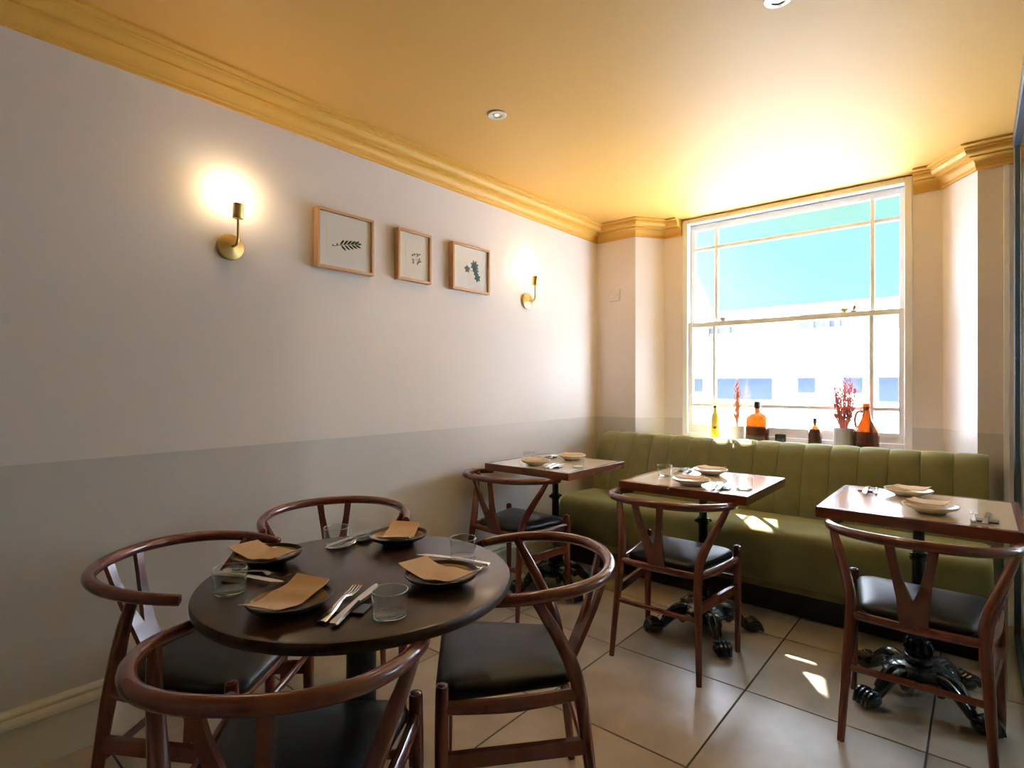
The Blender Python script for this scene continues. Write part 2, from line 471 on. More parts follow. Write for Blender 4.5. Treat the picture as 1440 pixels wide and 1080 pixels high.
bl = empty('white_building', (0, 13, 0)); tag(bl, 'white rendered shop building across the street', 'building')
def bpart(n, x0, x1, y0, y1, z0, z1, m): return MB().box(x0, x1, y0 - 13, y1 - 13, z0, z1).build(n, M[m], bl)
bpart('wall', -14, 18, 13, 14, -.12, 6.2, 'render')
bpart('fascia_board', -6, 12, 12.7, 13, 1.45, 2.28, 'render')
random.seed(3)
x = -4.2
while x < 7.5:
    w = random.choice((.35, .5, .8, 1.3))
    z0 = .86 if w > .6 else 1.02
    p = bpart('shop_window', x, x + w, 12.97, 13.01, z0, 1.36, 'bluegrey')
    MB().box(x + .03, x + w - .03, -.045, -.028, z0 + .04, 1.32).build('pane', M['blueglass'], p)
    if w > 1: bpart('window_ledge', x - .05, x + w + .05, 12.9, 13.0, .72, .78, 'bluegrey')
    x += w + random.choice((.15, .25, .5))
x = -4.0
while x < 8:
    if random.random() < .8: bpart('baluster', x, x + .09, 12.9, 12.97, 2.30, 2.60, 'bluegrey')
    x += random.choice((.14, .18, .30))
for x in (-2.6, -.6, 1.2, 3.6): bpart('upper_window', x, x + .8, 12.98, 13.01, 2.40, 3.9, 'bluegrey')

# ------------------------------------------------------------------ wishbone chair
def make_chair():
    root = empty('wishbone_chair')
    W = M['wood']
    # bent arm bow
    half = [(0, -.268, .722), (.095, -.256, .721), (.180, -.213, .718), (.238, -.138, .714), (.264, -.050, .708), (.263, .020, .701), (.252, .075, .695)]
    pts = [(-x, y, z) for x, y, z in half[:0:-1]] + half
    r_h = [.0165, .0165, .0163, .0160, .0157, .0150, .0140]
    rad = r_h[:0:-1] + r_h
    def ends(pts, rad):
        a = Vector(pts[0]); d = (a - Vector(pts[1])).normalized()
        b = Vector(pts[-1]); e = (b - Vector(pts[-2])).normalized()
        P = [tuple(a + d * .008), tuple(a + d * .004)] + pts + [tuple(b + e * .004), tuple(b + e * .008)]
        return P, [rad[0] * .55, rad[0] * .88] + rad + [rad[-1] * .88, rad[-1] * .55]
    P, r = ends(pts, rad)
    MB().tube(P, r, 14, 5).build('arm_bow', W, root, True, angle=50)
    for s in (-1, 1):
        MB().tube([(s * .200, -.205, 0), (s * .190, -.185, .20), (s * .178, -.160, .40), (s * .182, -.138, .49), (s * .212, -.098, .58), (s * .240, -.060, .65), (s * .257, -.030, .702)],
                  [.0115, .0145, .0185, .0195, .0170, .0145, .0120], 12, 4, ref=(1, 0, 0)).build('leg', W, root, True, angle=50)
        MB().tube([(s * .222, .196, 0), (s * .222, .196, .15), (s * .221, .195, .33), (s * .220, .194, .468), (s * .220, .194, .480), (s * .220, .194, .486)],
                  [.0115, .0150, .0180, .0168, .0140, .0070], 12, 3, ref=(1, 0, 0)).build('leg', W, root, True, angle=50)
        # side seat rail (gently bowed) and low side stretcher board
        MB().tube([(s * .180, -.155, .425), (s * .204, .02, .418), (s * .220, .190, .425)], [.013, .016, .013], 10, 5, flat=1.25).build('seat_rail', W, root, True)
        a, b = Vector((s * .186, -.175, .295)), Vector((s * .2215, .190, .295))
        d = (b - a).normalized(); n = Vector((d.y, -d.x, 0)) * .0085
        MB().loft([[tuple(q - n + Vector((0, 0, -.019))), tuple(q + n + Vector((0, 0, -.019))), tuple(q + n + Vector((0, 0, .019))), tuple(q - n + Vector((0, 0, .019)))] for q in (a, b)]).build('stretcher', W, root)
    MB().tube([(-.178, -.160, .425), (0, -.162, .422), (.178, -.160, .425)], [.012, .0135, .012], 10, 4, flat=1.2).build('seat_rail', W, root, True)
    MB().tube([(-.220, .194, .425), (0, .196, .420), (.220, .194, .425)], [.012, .0145, .012], 10, 4, flat=1.2).build('seat_rail', W, root, True)
    MB().tube([(-.187, -.180, .250), (.187, -.180, .250)], .0095, 10, smooth=False, flat=1.2).build('stretcher', W, root, True)
    MB().tube([(-.221, .195, .335), (.221, .195, .335)], .0095, 10, smooth=False, flat=1.2).build('stretcher', W, root, True)
    # Y splat
    L0 = Vector((0, -.158, .425)); L1 = Vector((0, -.262, .719))
    def P3(u, v, t):
        c = L0.lerp(L1, v) + Vector((0, -.010 * math.sin(PI * v), 0))
        nrm = Vector((0, .294, .104)).normalized()
        return tuple(c + Vector((u, 0, 0)) + nrm * t)
    outer = [(-.038, 0), (-.040, .15), (-.043, .34), (-.051, .55), (-.062, .80), (-.071, 1.0)]
    inner = [(-.044, 1.0), (-.037, .80), (-.025, .60), (-.013, .44), (-.006, .375), (0, .355)]
    strips = []
    sp = MB()
    t = .0065
    for s in (-1, 1):
        # left/right half built as strip between outer and inner edge
        o_ = [(-s * u if s > 0 else -s * u, v) for u, v in outer]
        o_ = [(s * abs(u), v) for u, v in outer]
        i_ = [(0, 0), (0, .15), (s * .0, .34), (s * .0215, .55), (s * .037, .80), (s * .044, 1.0)]
        rings = []
        for (u0, v0), (u1, v1) in zip(o_, i_):
            rings.append([P3(u0, v0, -t), P3(u1, v1, -t), P3(u1, v1, t), P3(u0, v0, t)])
        sp.loft(rings)
    sp.build('back_splat', W, root)
    # seat pad
    def outline(ins, z):
        fw, rw, y0, y1, rc = .205 - ins, .158 - ins, -.148 + ins, .212 - ins, max(.045 - ins * .3, .015)
        pts = []
        cs = [((fw - rc), (y1 - rc), 0), (-(fw - rc), (y1 - rc), 90), (-(rw - rc), (y0 + rc), 180), ((rw - rc), (y0 + rc), 270)]
        for cx, cy, a0 in cs:
            for k in range(6):
                a = R(a0 + 90 * k / 5); pts.append((cx + rc * math.cos(a), cy + rc * math.sin(a), z))
        return pts
    rings = [outline(.006, .428), outline(0, .434), outline(-.002, .446), outline(.004, .458), outline(.018, .466), outline(.05, .472), outline(.10, .476)]
    MB().loft(rings).build('seat', M['leather'], root, True, angle=60)
    return root

proto = make_chair()
chairs = [
    ((1.246, .568), (-.66, .75), 'wishbone chair nearest the camera at the round table, back towards us', 'chairs around the round table'),
    ((.612, .655), (.80, .60), 'wishbone chair left of the round table, closest to the baseboard', 'chairs around the round table'),
    ((.435, 1.180), (.87, -.50), 'wishbone chair behind the round table, half hidden against the wall', 'chairs around the round table'),
    ((1.290, 1.215), (-.71, -.70), 'wishbone chair right of the round table, its seat facing left', 'chairs around the round table'),
    ((.315, 2.385), (.03, 1.0), 'wishbone chair at the small square table in the corner by the wall', 'chairs facing the banquette'),
    ((1.250, 2.390), (0, 1.0), 'wishbone chair at the middle square table, seen from behind', 'chairs facing the banquette'),
    ((2.150, 2.375), (0, 1.0), 'wishbone chair at the square table beside the glass partition', 'chairs facing the banquette'),
]
for i, ((x, y), (fx, fy), lb, gr) in enumerate(chairs):
    o = proto if i == 0 else copy_tree(proto)
    o.location = (x, y, 0); o.rotation_euler = (0, 0, math.atan2(fy, fx) - PI / 2)
    tag(o, 'reddish-brown ' + lb, 'chair', gr)

# ------------------------------------------------------------------ tables
RT = (1.14, .805)
rt = empty('round_table', (*RT, 0)); tag(rt, 'round dark brown wooden dining table set for four', 'table')
MB().lathe([(.360, .722), (.368, .725), (.371, .731), (.371, .742), (.368, .748), (.362, .750)], 72).build('table_top', M['wenge'], rt, True)
MB().lathe([(.036, .02), (.036, .70), (.09, .705), (.09, .722)], 24).build('column', M['plinth'], rt, True)
MB().lathe([(.115, 0), (.115, .008), (.10, .014), (.06, .026), (.04, .035)], 40).build('base_plate', M['plinth'], rt, True)

def make_square(w=.600):
    root = empty('square_table')
    h = w / 2; bw = .024; z0, z1 = .710, .750
    MB().box(-h + bw, h - bw, -h + bw, h - bw, z0, z1 - .0005).build('table_top', M['top'], root)
    for k in range(4):
        m = MB().loft([[(-h, -h, z0), (-h, -h, z1 - .002), (-h + .002, -h + .002, z1), (-h + bw, -h + bw, z1), (-h + bw, -h + bw, z0)],
                       [(h, -h, z0), (h, -h, z1 - .002), (h - .002, -h + .002, z1), (h - bw, -h + bw, z1), (h - bw, -h + bw, z0)]])
        m.xform(Matrix.Rotation(k * PI / 2, 4, 'Z')).build('edge_strip', M['edge'], root)
    I = M['iron']
    col = MB().lathe([(.030, .185), (.027, .21), (.022, .24), (.0215, .50), (.0215, .53), (.028, .533), (.028, .560), (.0215, .563), (.019, .57), (.019, .695), (.045, .70), (.045, .71)], 20).build('column', I, root, True)
    for s in (-1, 1): MB().ball((s * .034, 0, .547), .009, seg=8, rings=6).build('clamp_screw', I, col, True)
    MB().box(-.16, .16, -.03, .03, .702, .710, .002).build('mounting_plate', I, root)
    hub = MB().lathe([(.105, .088), (.112, .094), (.112, .102), (.100, .108), (.092, .112), (.082, .128), (.060, .138), (.045, .142), (.040, .150), (.052, .156), (.050, .166), (.034, .172), (.032, .186)], 32).build('hub', I, root, True)
    MB().lathe([(.100, .106), (.106, .110), (.084, .130), (.078, .131)], 48, flute=16, famp=.022).build('fluted_skirt', I, hub, True)
    bd = MB()
    for k in range(28):
        a = 2 * PI * k / 28; bd.ball((.113 * math.cos(a), .113 * math.sin(a), .098), .0058, seg=6, rings=4)
    bd.build('beading', I, hub, True)
    fl_ = MB()
    for k in range(10):
        a = 2 * PI * k / 10; c, s = math.cos(a), math.sin(a)
        fl_.tube([(c * .034, s * .034, .168), (c * .042, s * .042, .190), (c * .034, s * .034, .215), (c * .039, s * .039, .228)], [.008, .010, .008, .004], 6, 2)
    fl_.build('leaf_collar', I, hub, True)
    for k in range(4):
        a = k * PI / 2
        m = MB()
        m.tube([(.07, 0, .098), (.115, 0, .105), (.150, 0, .088), (.180, 0, .058), (.205, 0, .034), (.225, 0, .028)], [.034, .034, .030, .024, .020, .022], 12, 4, ref=(0, 1, 0), flat=.8)
        # curled rib along the top
        for s in (-1, 1):
            m.tube([(.09, s * .020, .124), (.13, s * .021, .122), (.165, s * .018, .097), (.197, s * .014, .062)], [.007, .009, .008, .006], 6, 3)
            m.ball((.112, s * .036, .082), .022, .016, .024, 8, 6)
        leg = m.xform(Matrix.Rotation(a, 4, 'Z')).build('leg', I, root, True)
        m = MB(); m.ball((.240, 0, .026), .046, .038, .027, 14, 8)
        m.v = [(x, y, max(z, 0.0)) for x, y, z in m.v]
        for t_ in (-.027, -.0095, .0095, .027):
            m.tube([(.216, t_ * .8, .048), (.245, t_, .056), (.270, t_, .042), (.284, t_ * .95, .012)], [.008, .0112, .0105, .0065], 7, 3)
        m.xform(Matrix.Rotation(a, 4, 'Z')).build('paw_foot', I, leg, True)
    return root
sq = make_square()
TABLES = [((.366, 2.705), 62, 'square tan-topped table with mahogany edge in the corner by the wall'),
          ((1.272, 2.690), 40, 'square tan-topped table with mahogany edge, middle of the three'),
          ((2.132, 2.670), 55, 'square tan-topped table with mahogany edge beside the glass partition')]
for i, ((x, y), rot, lb) in enumerate(TABLES):
    o = sq if i == 0 else copy_tree(sq)
    o.location = (x, y, 0); tag(o, lb, 'table', 'square tables along the banquette')
    Rm = Matrix.Rotation(R(rot), 4, 'Z')
    for c in kids(o):
        if c.name.split('.')[0] in ('column', 'hub', 'leg', 'mounting_plate'): c.matrix_local = Rm.copy()

# ------------------------------------------------------------------ banquette
bq = empty('banquette', (1.245, 3.4, 0)); tag(bq, 'olive green velvet banquette with channelled back under the window', 'bench')
B0, B1 = .125, 2.360
def off(mb): return mb.xform(Matrix.Translation((-1.245, -3.4, 0)))
def seat_ring(x, ins, k):
    pr = [(3.52, .20), (3.52, .455 - ins), (3.40, .462 - ins), (3.25, .466 - ins), (3.14, .462 - ins)]
    pr += [(3.12 + .062 * math.cos(R(a)) - .0, .398 + .062 * math.sin(R(a)) - ins) for a in (95, 115, 135, 155, 175)]
    pr = [(y + (ins if y < 3.2 else 0), z) for y, z in pr]
    pr += [(3.050 + ins, .34), (3.044 + ins, .27), (3.052 + ins, .205), (3.065 + ins, .190)]
    return [(x, y, z) for y, z in pr]
rings = [seat_ring(B0, .028, 0), seat_ring(B0 + .006, .014, 0), seat_ring(B0 + .018, .004, 0), seat_ring(B0 + .035, 0, 0), seat_ring(B1 - .035, 0, 0), seat_ring(B1 - .018, .004, 0), seat_ring(B1 - .006, .014, 0), seat_ring(B1, .028, 0)]
off(MB().loft(rings)).build('seat_cushion', M['velvet'], bq, True, angle=60)
off(MB().box(B0 + .01, B1 - .01, 3.075, 3.60, .150, .190, .006)).build('base_rail', M['velvet'], bq)
off(MB().box(B0 + .02, B1 - .02, 3.18, 3.70, 0, .150)).build('plinth', M['plinth'], bq)
NP = 16; PW = (2.352 - .140) / NP
def panel():
    prof_ = [(3.475, .42), (3.480, .50), (3.505, .62), (3.545, .74), (3.575, .81), (3.600, .846), (3.635, .866), (3.680, .870), (3.715, .858), (3.735, .83), (3.740, .70), (3.740, .42)]
    us = [0, .04, .12, .25, .4, .5, .6, .75, .88, .96, 1]
    rings = []
    for u in us:
        e = 1 - abs(2 * u - 1); b = .0085 * (1 - (1 - e) ** 3.2)
        ring = []
        for i, (y, z) in enumerate(prof_):
            if i <= 4: dy, dz = -b, b * .1
            elif i == 5: dy, dz = -b * .8, b * .5
            elif i == 6: dy, dz = -b * .35, b * .8
            elif i in (7, 8): dy, dz = 0, b * .8
            else: dy, dz = 0, 0
            ring.append((PW * (.010 + .98 * u), y + .012 + dy - 3.4, z - .012 + dz))
        rings.append(ring)
    return MB().loft(rings).mesh('back_panel', M['velvet'], True, 60)
pm = panel()
for k in range(NP): link('back_panel', pm, bq, (.140 + k * PW - 1.245, 0, 0))

# ------------------------------------------------------------------ wall plate, downlights
sp_ = empty('switch_plate', (.162, 3.777, 1.905)); tag(sp_, 'small cream blank wall plate on the pier left of window', 'wall plate')
MB().box(-.046, .046, -.010, 0, -.046, .046, .003).build('plate', M['plastic'], sp_)
for s in (-1, 1): MB().lathe([(.004, 0), (.004, .0015), (.002, .002)], 10).xform(Matrix.Translation((s * .03, -.010, 0)) @ Matrix.Rotation(R(90), 4, 'X')).build('screw', M['chrome'], sp_)

def downlight(x, y, label, ringm):
    d = empty('downlight', (x, y, ZC)); tag(d, label, 'ceiling light', 'recessed ceiling downlights')
    MB().lathe([(.043, 0), (.044, -.003), (.040, -.006), (.026, -.005), (.022, -.001), (.022, 0)], 32, cap0=False, cap1=False).build('trim_ring', M[ringm], d, True)
    MB().lathe([(.022, -.0005), (.021, -.002), (.009, -.0024)], 24).build('reflector', M['brass'], d, True)
    MB().lathe([(.009, -.0022), (.0085, -.004), (.004, -.0048)], 16).build('lamp', M['lamp'], d, True)
    l = bpy.data.lights.new('downlight_glow', 'SPOT'); l.energy = 9; l.color = (1, .76, .5); l.spot_size = R(105); l.spot_blend = .7; l.shadow_soft_size = .02
    lo = bpy.data.objects.new('downlight_glow', l); COL.objects.link(lo); lo.parent = d; lo.location = (0, 0, -.012)
downlight(.639, 1.872, 'recessed downlight with white ring in the middle of the ceiling', 'plastic')
downlight(1.825, 1.885, 'recessed downlight with chrome ring cut by the top edge', 'chrome')

# ------------------------------------------------------------------ sconces
def sconce(y, label):
    s = empty('wall_sconce', (0, y, 1.772)); tag(s, label, 'wall lamp', 'brass wall sconces')
    rot = Matrix.Rotation(R(90), 4, 'Y')
    MB().lathe([(.052, 0), (.052, .012), (.049, .016), (.010, .026), (.006, .027)], 36).xform(rot).build('back_plate', M['brass'], s, True)
    MB().tube([(.020, 0, 0), (.052, 0, 0), (.068, 0, .006), (.075, 0, .022), (.075, 0, .06), (.075, 0, .108)], .0052, 10, 4, ref=(0, 1, 0)).build('arm', M['brass'], s, True)
    MB().lathe([(.006, .100), (.019, .102), (.0205, .105), (.0205, .160), (.0185, .162), (.0185, .150), (.005, .150)], 24, .075, 0, 0).build('lamp_holder', M['brass'], s, True)
    MB().lathe([(.012, .152), (.013, .165), (.024, .190), (.028, .212), (.024, .236), (.012, .250), (.002, .254)], 20, .075, 0, 0).build('bulb', M['bulb'], s, True)
sconce(.967, 'brass wall sconce left of the framed prints')
sconce(2.881, 'brass wall sconce right of the framed prints, nearer the window')

# ------------------------------------------------------------------ framed prints (face +x, in local y/z)
def leaf(mb, c, ang, L, w, x):
    n = 7; pts = []
    for i in range(n + 1):
        t = i / n; pts.append((t * L, w * math.sin(PI * t) ** .8))
    poly = pts + [(a, -b) for a, b in pts[-2:0:-1]]
    ca, sa = math.cos(ang), math.sin(ang)
    q = [(c[0] + a * ca - b * sa, c[1] + a * sa + b * ca) for a, b in poly]
    mb.loft([[(x, y, z) for y, z in q], [(x + .0006, y, z) for y, z in q]])
def stroke(mb, pts, w, x):
    mb.tube([(x + .0004, y, z) for y, z in pts], w, 5, 3, ref=(1, 0, 0), flat=.3)
def picture(y0, y1, z0, z1, art, label, win):
    p = empty('framed_print', (0, (y0 + y1) / 2, (z0 + z1) / 2)); tag(p, label, 'picture', 'oak framed botanical prints')
    hy, hz, b, d = (y1 - y0) / 2, (z1 - z0) / 2, .013, .036
    f = MB()
    for a, c, e, g in ((-hy, hy, hz - b, hz), (-hy, hy, -hz, -hz + b), (-hy, -hy + b, -hz + b, hz - b), (hy - b, hy, -hz + b, hz - b)):
        f.box(.002, d, a, c, e, g, .0012)
    f.build('frame', M['oak'], p)
    MB().box(.004, .022, -hy + b, hy - b, -hz + b, hz - b).build('mat_board', M['paper'], p)
    MB().box(.022, .0226, win[0], win[1], win[2], win[3]).build('print', M['print'], p)
    art(p)
    MB().box(.028, .030, -hy + b, hy - b, -hz + b, hz - b).build('glass_pane', M['picture_glass'], p)
X = .0227
def art1(p):
    m = MB(); cy, cz = .005, -.005
    stroke(m, [(cy - .066, cz - .022), (cy - .02, cz - .008), (cy + .062, cz + .010)], .0012, X)
    for k in range(5):
        a = -.034 + k * .019
        leaf(m, (cy + a, cz - .012 + (a + .04) * .22), R(52 - 5 * k), .034, .0052, X)
        leaf(m, (cy + a + .004, cz - .013 + (a + .04) * .22), R(-38 + 5 * k), .036, .0050, X)
    leaf(m, (cy + .060, cz + .009), R(12), .024, .0045, X)
    leaf(m, (cy - .052, cz - .018), R(75), .014, .003, X); leaf(m, (cy - .066, cz - .022), R(160), .012, .003, X)
    m.build('botanical_drawing', M['ink'], p)
def art2(p):
    m = MB(); cy, cz = .014, -.005
    for a, b in ((-.018, .018), (.016, .020), (-.016, -.018), (.010, -.020), (.022, -.012)):
        stroke(m, [(cy + a * .2, cz + b * .2), (cy + a, cz + b)], .0008, X)
        for k in range(3): leaf(m, (cy + a, cz + b), R(random.uniform(0, 360)), .016, .0045, X)
    m.build('botanical_drawing', M['ink3'], p)
def art3(p):
    m = MB(); cy, cz = .022, -.010
    stroke(m, [(cy + .03, cz - .05), (cy + .012, cz - .01), (cy + .008, cz + .04)], .0012, X)
    for a, b, n, L in ((.010, .032, 8, .036), (-.052, .006, 5, .024), (.034, -.034, 6, .028), (.02, .0, 5, .026)):
        stroke(m, [(cy + .012, cz - .006), (cy + a, cz + b)], .0010, X)
        for k in range(n): leaf(m, (cy + a, cz + b), R(360 * k / n + 20), L, .008, X)
    m.build('botanical_drawing', M['ink2'], p)
picture(1.333, 1.640, 1.752, 2.026, art1, 'landscape oak framed print of a leafy sprig, left of three', (-.10, .075, -.075, .065))
picture(1.788, 2.014, 1.762, 2.028, art2, 'narrow oak framed print of a small pale sprig, middle of three', (-.055, .060, -.06, .065))
picture(2.174, 2.485, 1.763, 2.033, art3, 'oak framed print of blue-grey blossoms, right of three', (-.10, .09, -.085, .085))

# ------------------------------------------------------------------ table settings
def ring_mesh(prof, name, m, seg=40): return MB().lathe(prof, seg).mesh(name, m, True, 50)
bowl = [(.042, 0), (.046, .001), (.050, .006), (.066, .013), (.081, .020), (.0865, .0275), (.086, .0295), (.0835, .0295)]
pl_body = MB().lathe(bowl + [(.0815, .0275), (.0765, .0220)], 44, cap1=False).mesh('body', M['stone'], True, 60)
pl_in = MB().lathe([(.0767, .0220), (.064, .0165), (.046, .0125), (.02, .0115), (.002, .0113)], 44, cap0=False).mesh('glazed_well', M['glaze'], True, 60)
pl_body2 = MB().lathe(bowl + [(.0815, .0275), (.080, .0260)], 44, cap1=False).mesh('body', M['sand'], True, 60)
pl_in2 = MB().lathe([(.0802, .0260), (.064, .0165), (.046, .0125), (.02, .0115), (.002, .0113)], 44, cap0=False).mesh('glazed_well', M['sandin'], True, 60)

def plate(x, y, z, label, group, v=0):
    p = empty('plate', (x, y, z)); tag(p, label, 'plate', group)
    link('body', (pl_body, pl_body2)[v], p); link('glazed_well', (pl_in, pl_in2)[v], p)

def napkin_mesh(L, W, curl, bend):
    nx, ny = 14, 6
    top, bot = [], []
    m = MB(); vs = []; fs = []
    for lay in range(2):
        for i in range(nx + 1):
            for j in range(ny + 1):
                u = i / nx * 2 - 1; v = j / ny * 2 - 1
                z = .0305 + curl * (u * u - 1) * .5 + .004 * math.sin(u * 5.0 + v) * bend * (1 - abs(u)) + .0015 * v * u
                z += max(0, abs(u) - .75) * .012
                vs.append((u * L / 2 + .003 * v, v * W / 2, z + .0055 + lay * .0022))
    k = (nx + 1) * (ny + 1)
    idx = lambda i, j: i * (ny + 1) + j
    for i in range(nx):
        for j in range(ny):
            q = (idx(i, j), idx(i + 1, j), idx(i + 1, j + 1), idx(i, j + 1))
            fs.append(q[::-1]); fs.append(tuple(a + k for a in q))
    edge = [idx(i, 0) for i in range(nx + 1)] + [idx(nx, j) for j in range(1, ny + 1)] + [idx(i, ny) for i in range(nx - 1, -1, -1)] + [idx(0, j) for j in range(ny - 1, 0, -1)]
    for a, b in zip(edge, edge[1:] + edge[:1]): fs.append((a, b, b + k, a + k))
    return MB().add(vs, fs).mesh('napkin', M['kraft'], True, 50)
nap_curved = napkin_mesh(.178, .088, .024, 1.0)
nap_flat = napkin_mesh(.115, .090, .004, .25)
def napkin(x, y, z, ang, label, group, flat=False):
    o = link('napkin', nap_flat if flat else nap_curved, None, (x, y, z)); o.rotation_euler = (0, 0, R(ang))
    tag(o, label, 'napkin', group)

tum = MB().lathe([(.0335, .006), (.0365, .0535), (.0350, .0535), (.0322, .006)], 40, cap0=False, cap1=False).mesh('body', M['tumbler'], True, 50)
tum_b = MB().lathe([(.0305, 0), (.0330, .0015), (.0336, .006), (.0322, .0075), (.020, .0060), (.002, .0058)], 40).mesh('thick_base', M['glass_base'], True, 50)
tum_r = MB().lathe([(.0366, .0535), (.0368, .0545), (.0362, .0555), (.0354, .0555), (.0348, .0545), (.0350, .0535)], 40, cap0=False, cap1=False).mesh('rim', M['rim'], True, 80)
def tumbler(x, y, z, label, group):
    o = empty('tumbler', (x, y, z)); tag(o, label, 'glass', group)
    link('body', tum, o); link('thick_base', tum_b, o); link('rim', tum_r, o)

def fork_mesh():
    m = MB()
    # handle and neck, along +x, lifted in an S curve
    secs = [(-.095, .0095, .0022, .0055), (-.088, .0105, .0026, .0052), (-.05, .0078, .0032, .0055), (0, .0045, .0036, .0105), (.020, .0040, .0034, .0115), (.032, .0085, .0026, .0085), (.042, .0115, .0022, .0065)]
    m.loft([[(x, -w, z), (x, w, z), (x, w * .7, z + t), (x, -w * .7, z + t)] for x, w, t, z in secs])
    for k in range(4):
        y = -.0100 + k * .00667
        m.loft([[(x, y - w, z), (x, y + w, z), (x, y + w, z + t), (x, y - w, z + t)] for x, w, t, z in ((.040, .0019, .0020, .0066), (.065, .0016, .0018, .0048), (.086, .0013, .0015, .0078), (.092, .0006, .001, .0092))])
    return m.mesh('fork', M['steel'], True, 40)
def knife_mesh():
    m = MB()
    m.loft([[(x, -w, z), (x, w, z), (x, w * .75, z + t), (x, -w * .75, z + t)] for x, w, t, z in ((-.105, .0085, .004, .0045), (-.098, .0098, .0055, .0042), (-.05, .0082, .0058, .0058), (-.005, .0062, .0055, .0080), (0, .0072, .004, .0085))])
    m.loft([[(x, a, z), (x, b, z), (x, b, z + t), (x, a, z + t)] for x, a, b, t, z in ((0, -.0075, .0075, .0024, .0090), (.04, -.0098, .0082, .0020, .0085), (.085, -.0088, .0085, .0015, .0075), (.103, -.001, .0078, .0012, .0070), (.110, .0045, .0062, .001, .0068))])
    return m.mesh('knife', M['steel'], True, 40)
fkm, knm = fork_mesh(), knife_mesh()
rest_m = MB().box(-.037, .037, -.024, .024, 0, .0060, .0012).mesh('cutlery_rest', M['slate'])
def cutlery(x, y, z, ang, where, gr, flip=1, spread=.036):
    a = R(ang); px, py = -math.sin(a), math.cos(a)
    dx, dy = math.cos(a), math.sin(a)
    rr = link('cutlery_rest', rest_m, None, (x - dx * .018 - px * flip * .012, y - dy * .018 - py * flip * .012, z)); rr.rotation_euler = (0, 0, a + R(62))
    rr.rotation_euler = (0, 0, a + PI / 2)
    tag(rr, 'small black cutlery rest ' + where, 'cutlery rest', 'cutlery rests ' + gr)
    f = link('fork', fkm, None, (x + px * spread / 2 * flip, y + py * spread / 2 * flip, z + .0015)); f.rotation_euler = (0, 0, a + R(2 * flip))
    tag(f, 'steel fork on the black rest ' + where, 'fork', 'forks ' + gr)
    k = link('knife', knm, None, (x - px * spread / 2 * flip, y - py * spread / 2 * flip, z + .0025)); k.rotation_euler = (0, 0, a - R(2 * flip))
    tag(k, 'steel knife on the black rest ' + where, 'knife', 'knives ' + gr)

ZT = .7502
G = 'on the round table'
for (x, y), w in (((1.215, .578), 'nearest the camera'), ((.888, .690), 'at the left side'), ((1.000, 1.028), 'at the far side'), ((1.345, .885), 'at the right side')):
    plate(x, y, ZT, 'ochre glazed stoneware plate with dark rim %s of the round table' % w if w != 'nearest the camera' else 'ochre glazed stoneware plate with dark rim nearest the camera on the round table', 'plates ' + G)
for x, y, a, w in ((1.210, .574, 114, 'on the plate nearest the camera'), (.882, .690, 14, 'on the left plate of the round table'), (1.000, 1.035, 130, 'on the far plate of the round table'), (1.342, .880, 4, 'on the right plate of the round table')):
    napkin(x, y, ZT, a, 'folded brown kraft paper napkin ' + w, 'napkins ' + G)
for x, y, w in ((1.402, .692, 'to the right of the knife nearest the camera'), (1.020, .540, 'at the left edge of the round table'), (.888, .895, 'at the far left of the round table'), (1.248, 1.052, 'at the far right of the round table')):
    tumbler(x, y, ZT, 'clear empty tumbler standing ' + w, 'tumblers ' + G)
cutlery(1.295, .668, ZT, 122, 'beside the plate nearest the camera', G)
cutlery(.968, .612, ZT, 22, 'between the left plate and tumbler of the round table', G, 1)
cutlery(.898, .955, ZT, -77, 'beside the far plate of the round table', G, 1, .03)
cutlery(1.262, .990, ZT, 200, 'beside the right plate of the round table', G)

G1, G2, G3 = 'on the corner table', 'on the middle square table', 'on the table by the partition'
def sset(G, pls, naps, glasses, cuts):
    for x, y, w in pls: plate(x, y, ZT, 'sand coloured shallow plate %s %s' % (w, G), 'plates ' + G, 1)
    for x, y, a, w in naps: napkin(x, y, ZT, a, 'kraft paper napkin lying flat on the %s plate %s' % (w, G), 'napkins ' + G, True)
    for x, y, w in glasses: tumbler(x, y, ZT, 'clear empty tumbler %s %s' % (w, G), 'tumblers ' + G)
    for x, y, a, w, fl_ in cuts: cutlery(x, y, ZT, a, '%s %s' % (w, G), G, fl_)
sset(G1, [(.345, 2.540, 'nearer the chair'), (.375, 2.870, 'nearer the banquette')], [(.340, 2.540, 8, 'near'), (.380, 2.870, 20, 'far')],
     [(.215, 2.640, 'against the wall side'), (.590, 2.610, 'at the outer side')], [(.475, 2.545, 100, 'beside the near plate', 1), (.235, 2.840, -80, 'beside the far plate', 1)])
sset(G2, [(1.285, 2.510, 'nearer the chair'), (1.245, 2.860, 'nearer the banquette')], [(1.280, 2.510, 5, 'near'), (1.250, 2.860, -5, 'far')],
     [(1.085, 2.660, 'at the left side'), (1.510, 2.560, 'at the right side')], [(1.415, 2.515, 95, 'beside the near plate', 1), (1.110, 2.850, -85, 'beside the far plate', 1)])
sset(G3, [(2.175, 2.535, 'nearer the chair'), (2.085, 2.850, 'nearer the banquette')], [(2.170, 2.545, -8, 'near'), (2.095, 2.850, -6, 'far')],
     [], [(2.315, 2.500, 88, 'beside the near plate', 1), (1.955, 2.840, -85, 'beside the far plate', 1)])

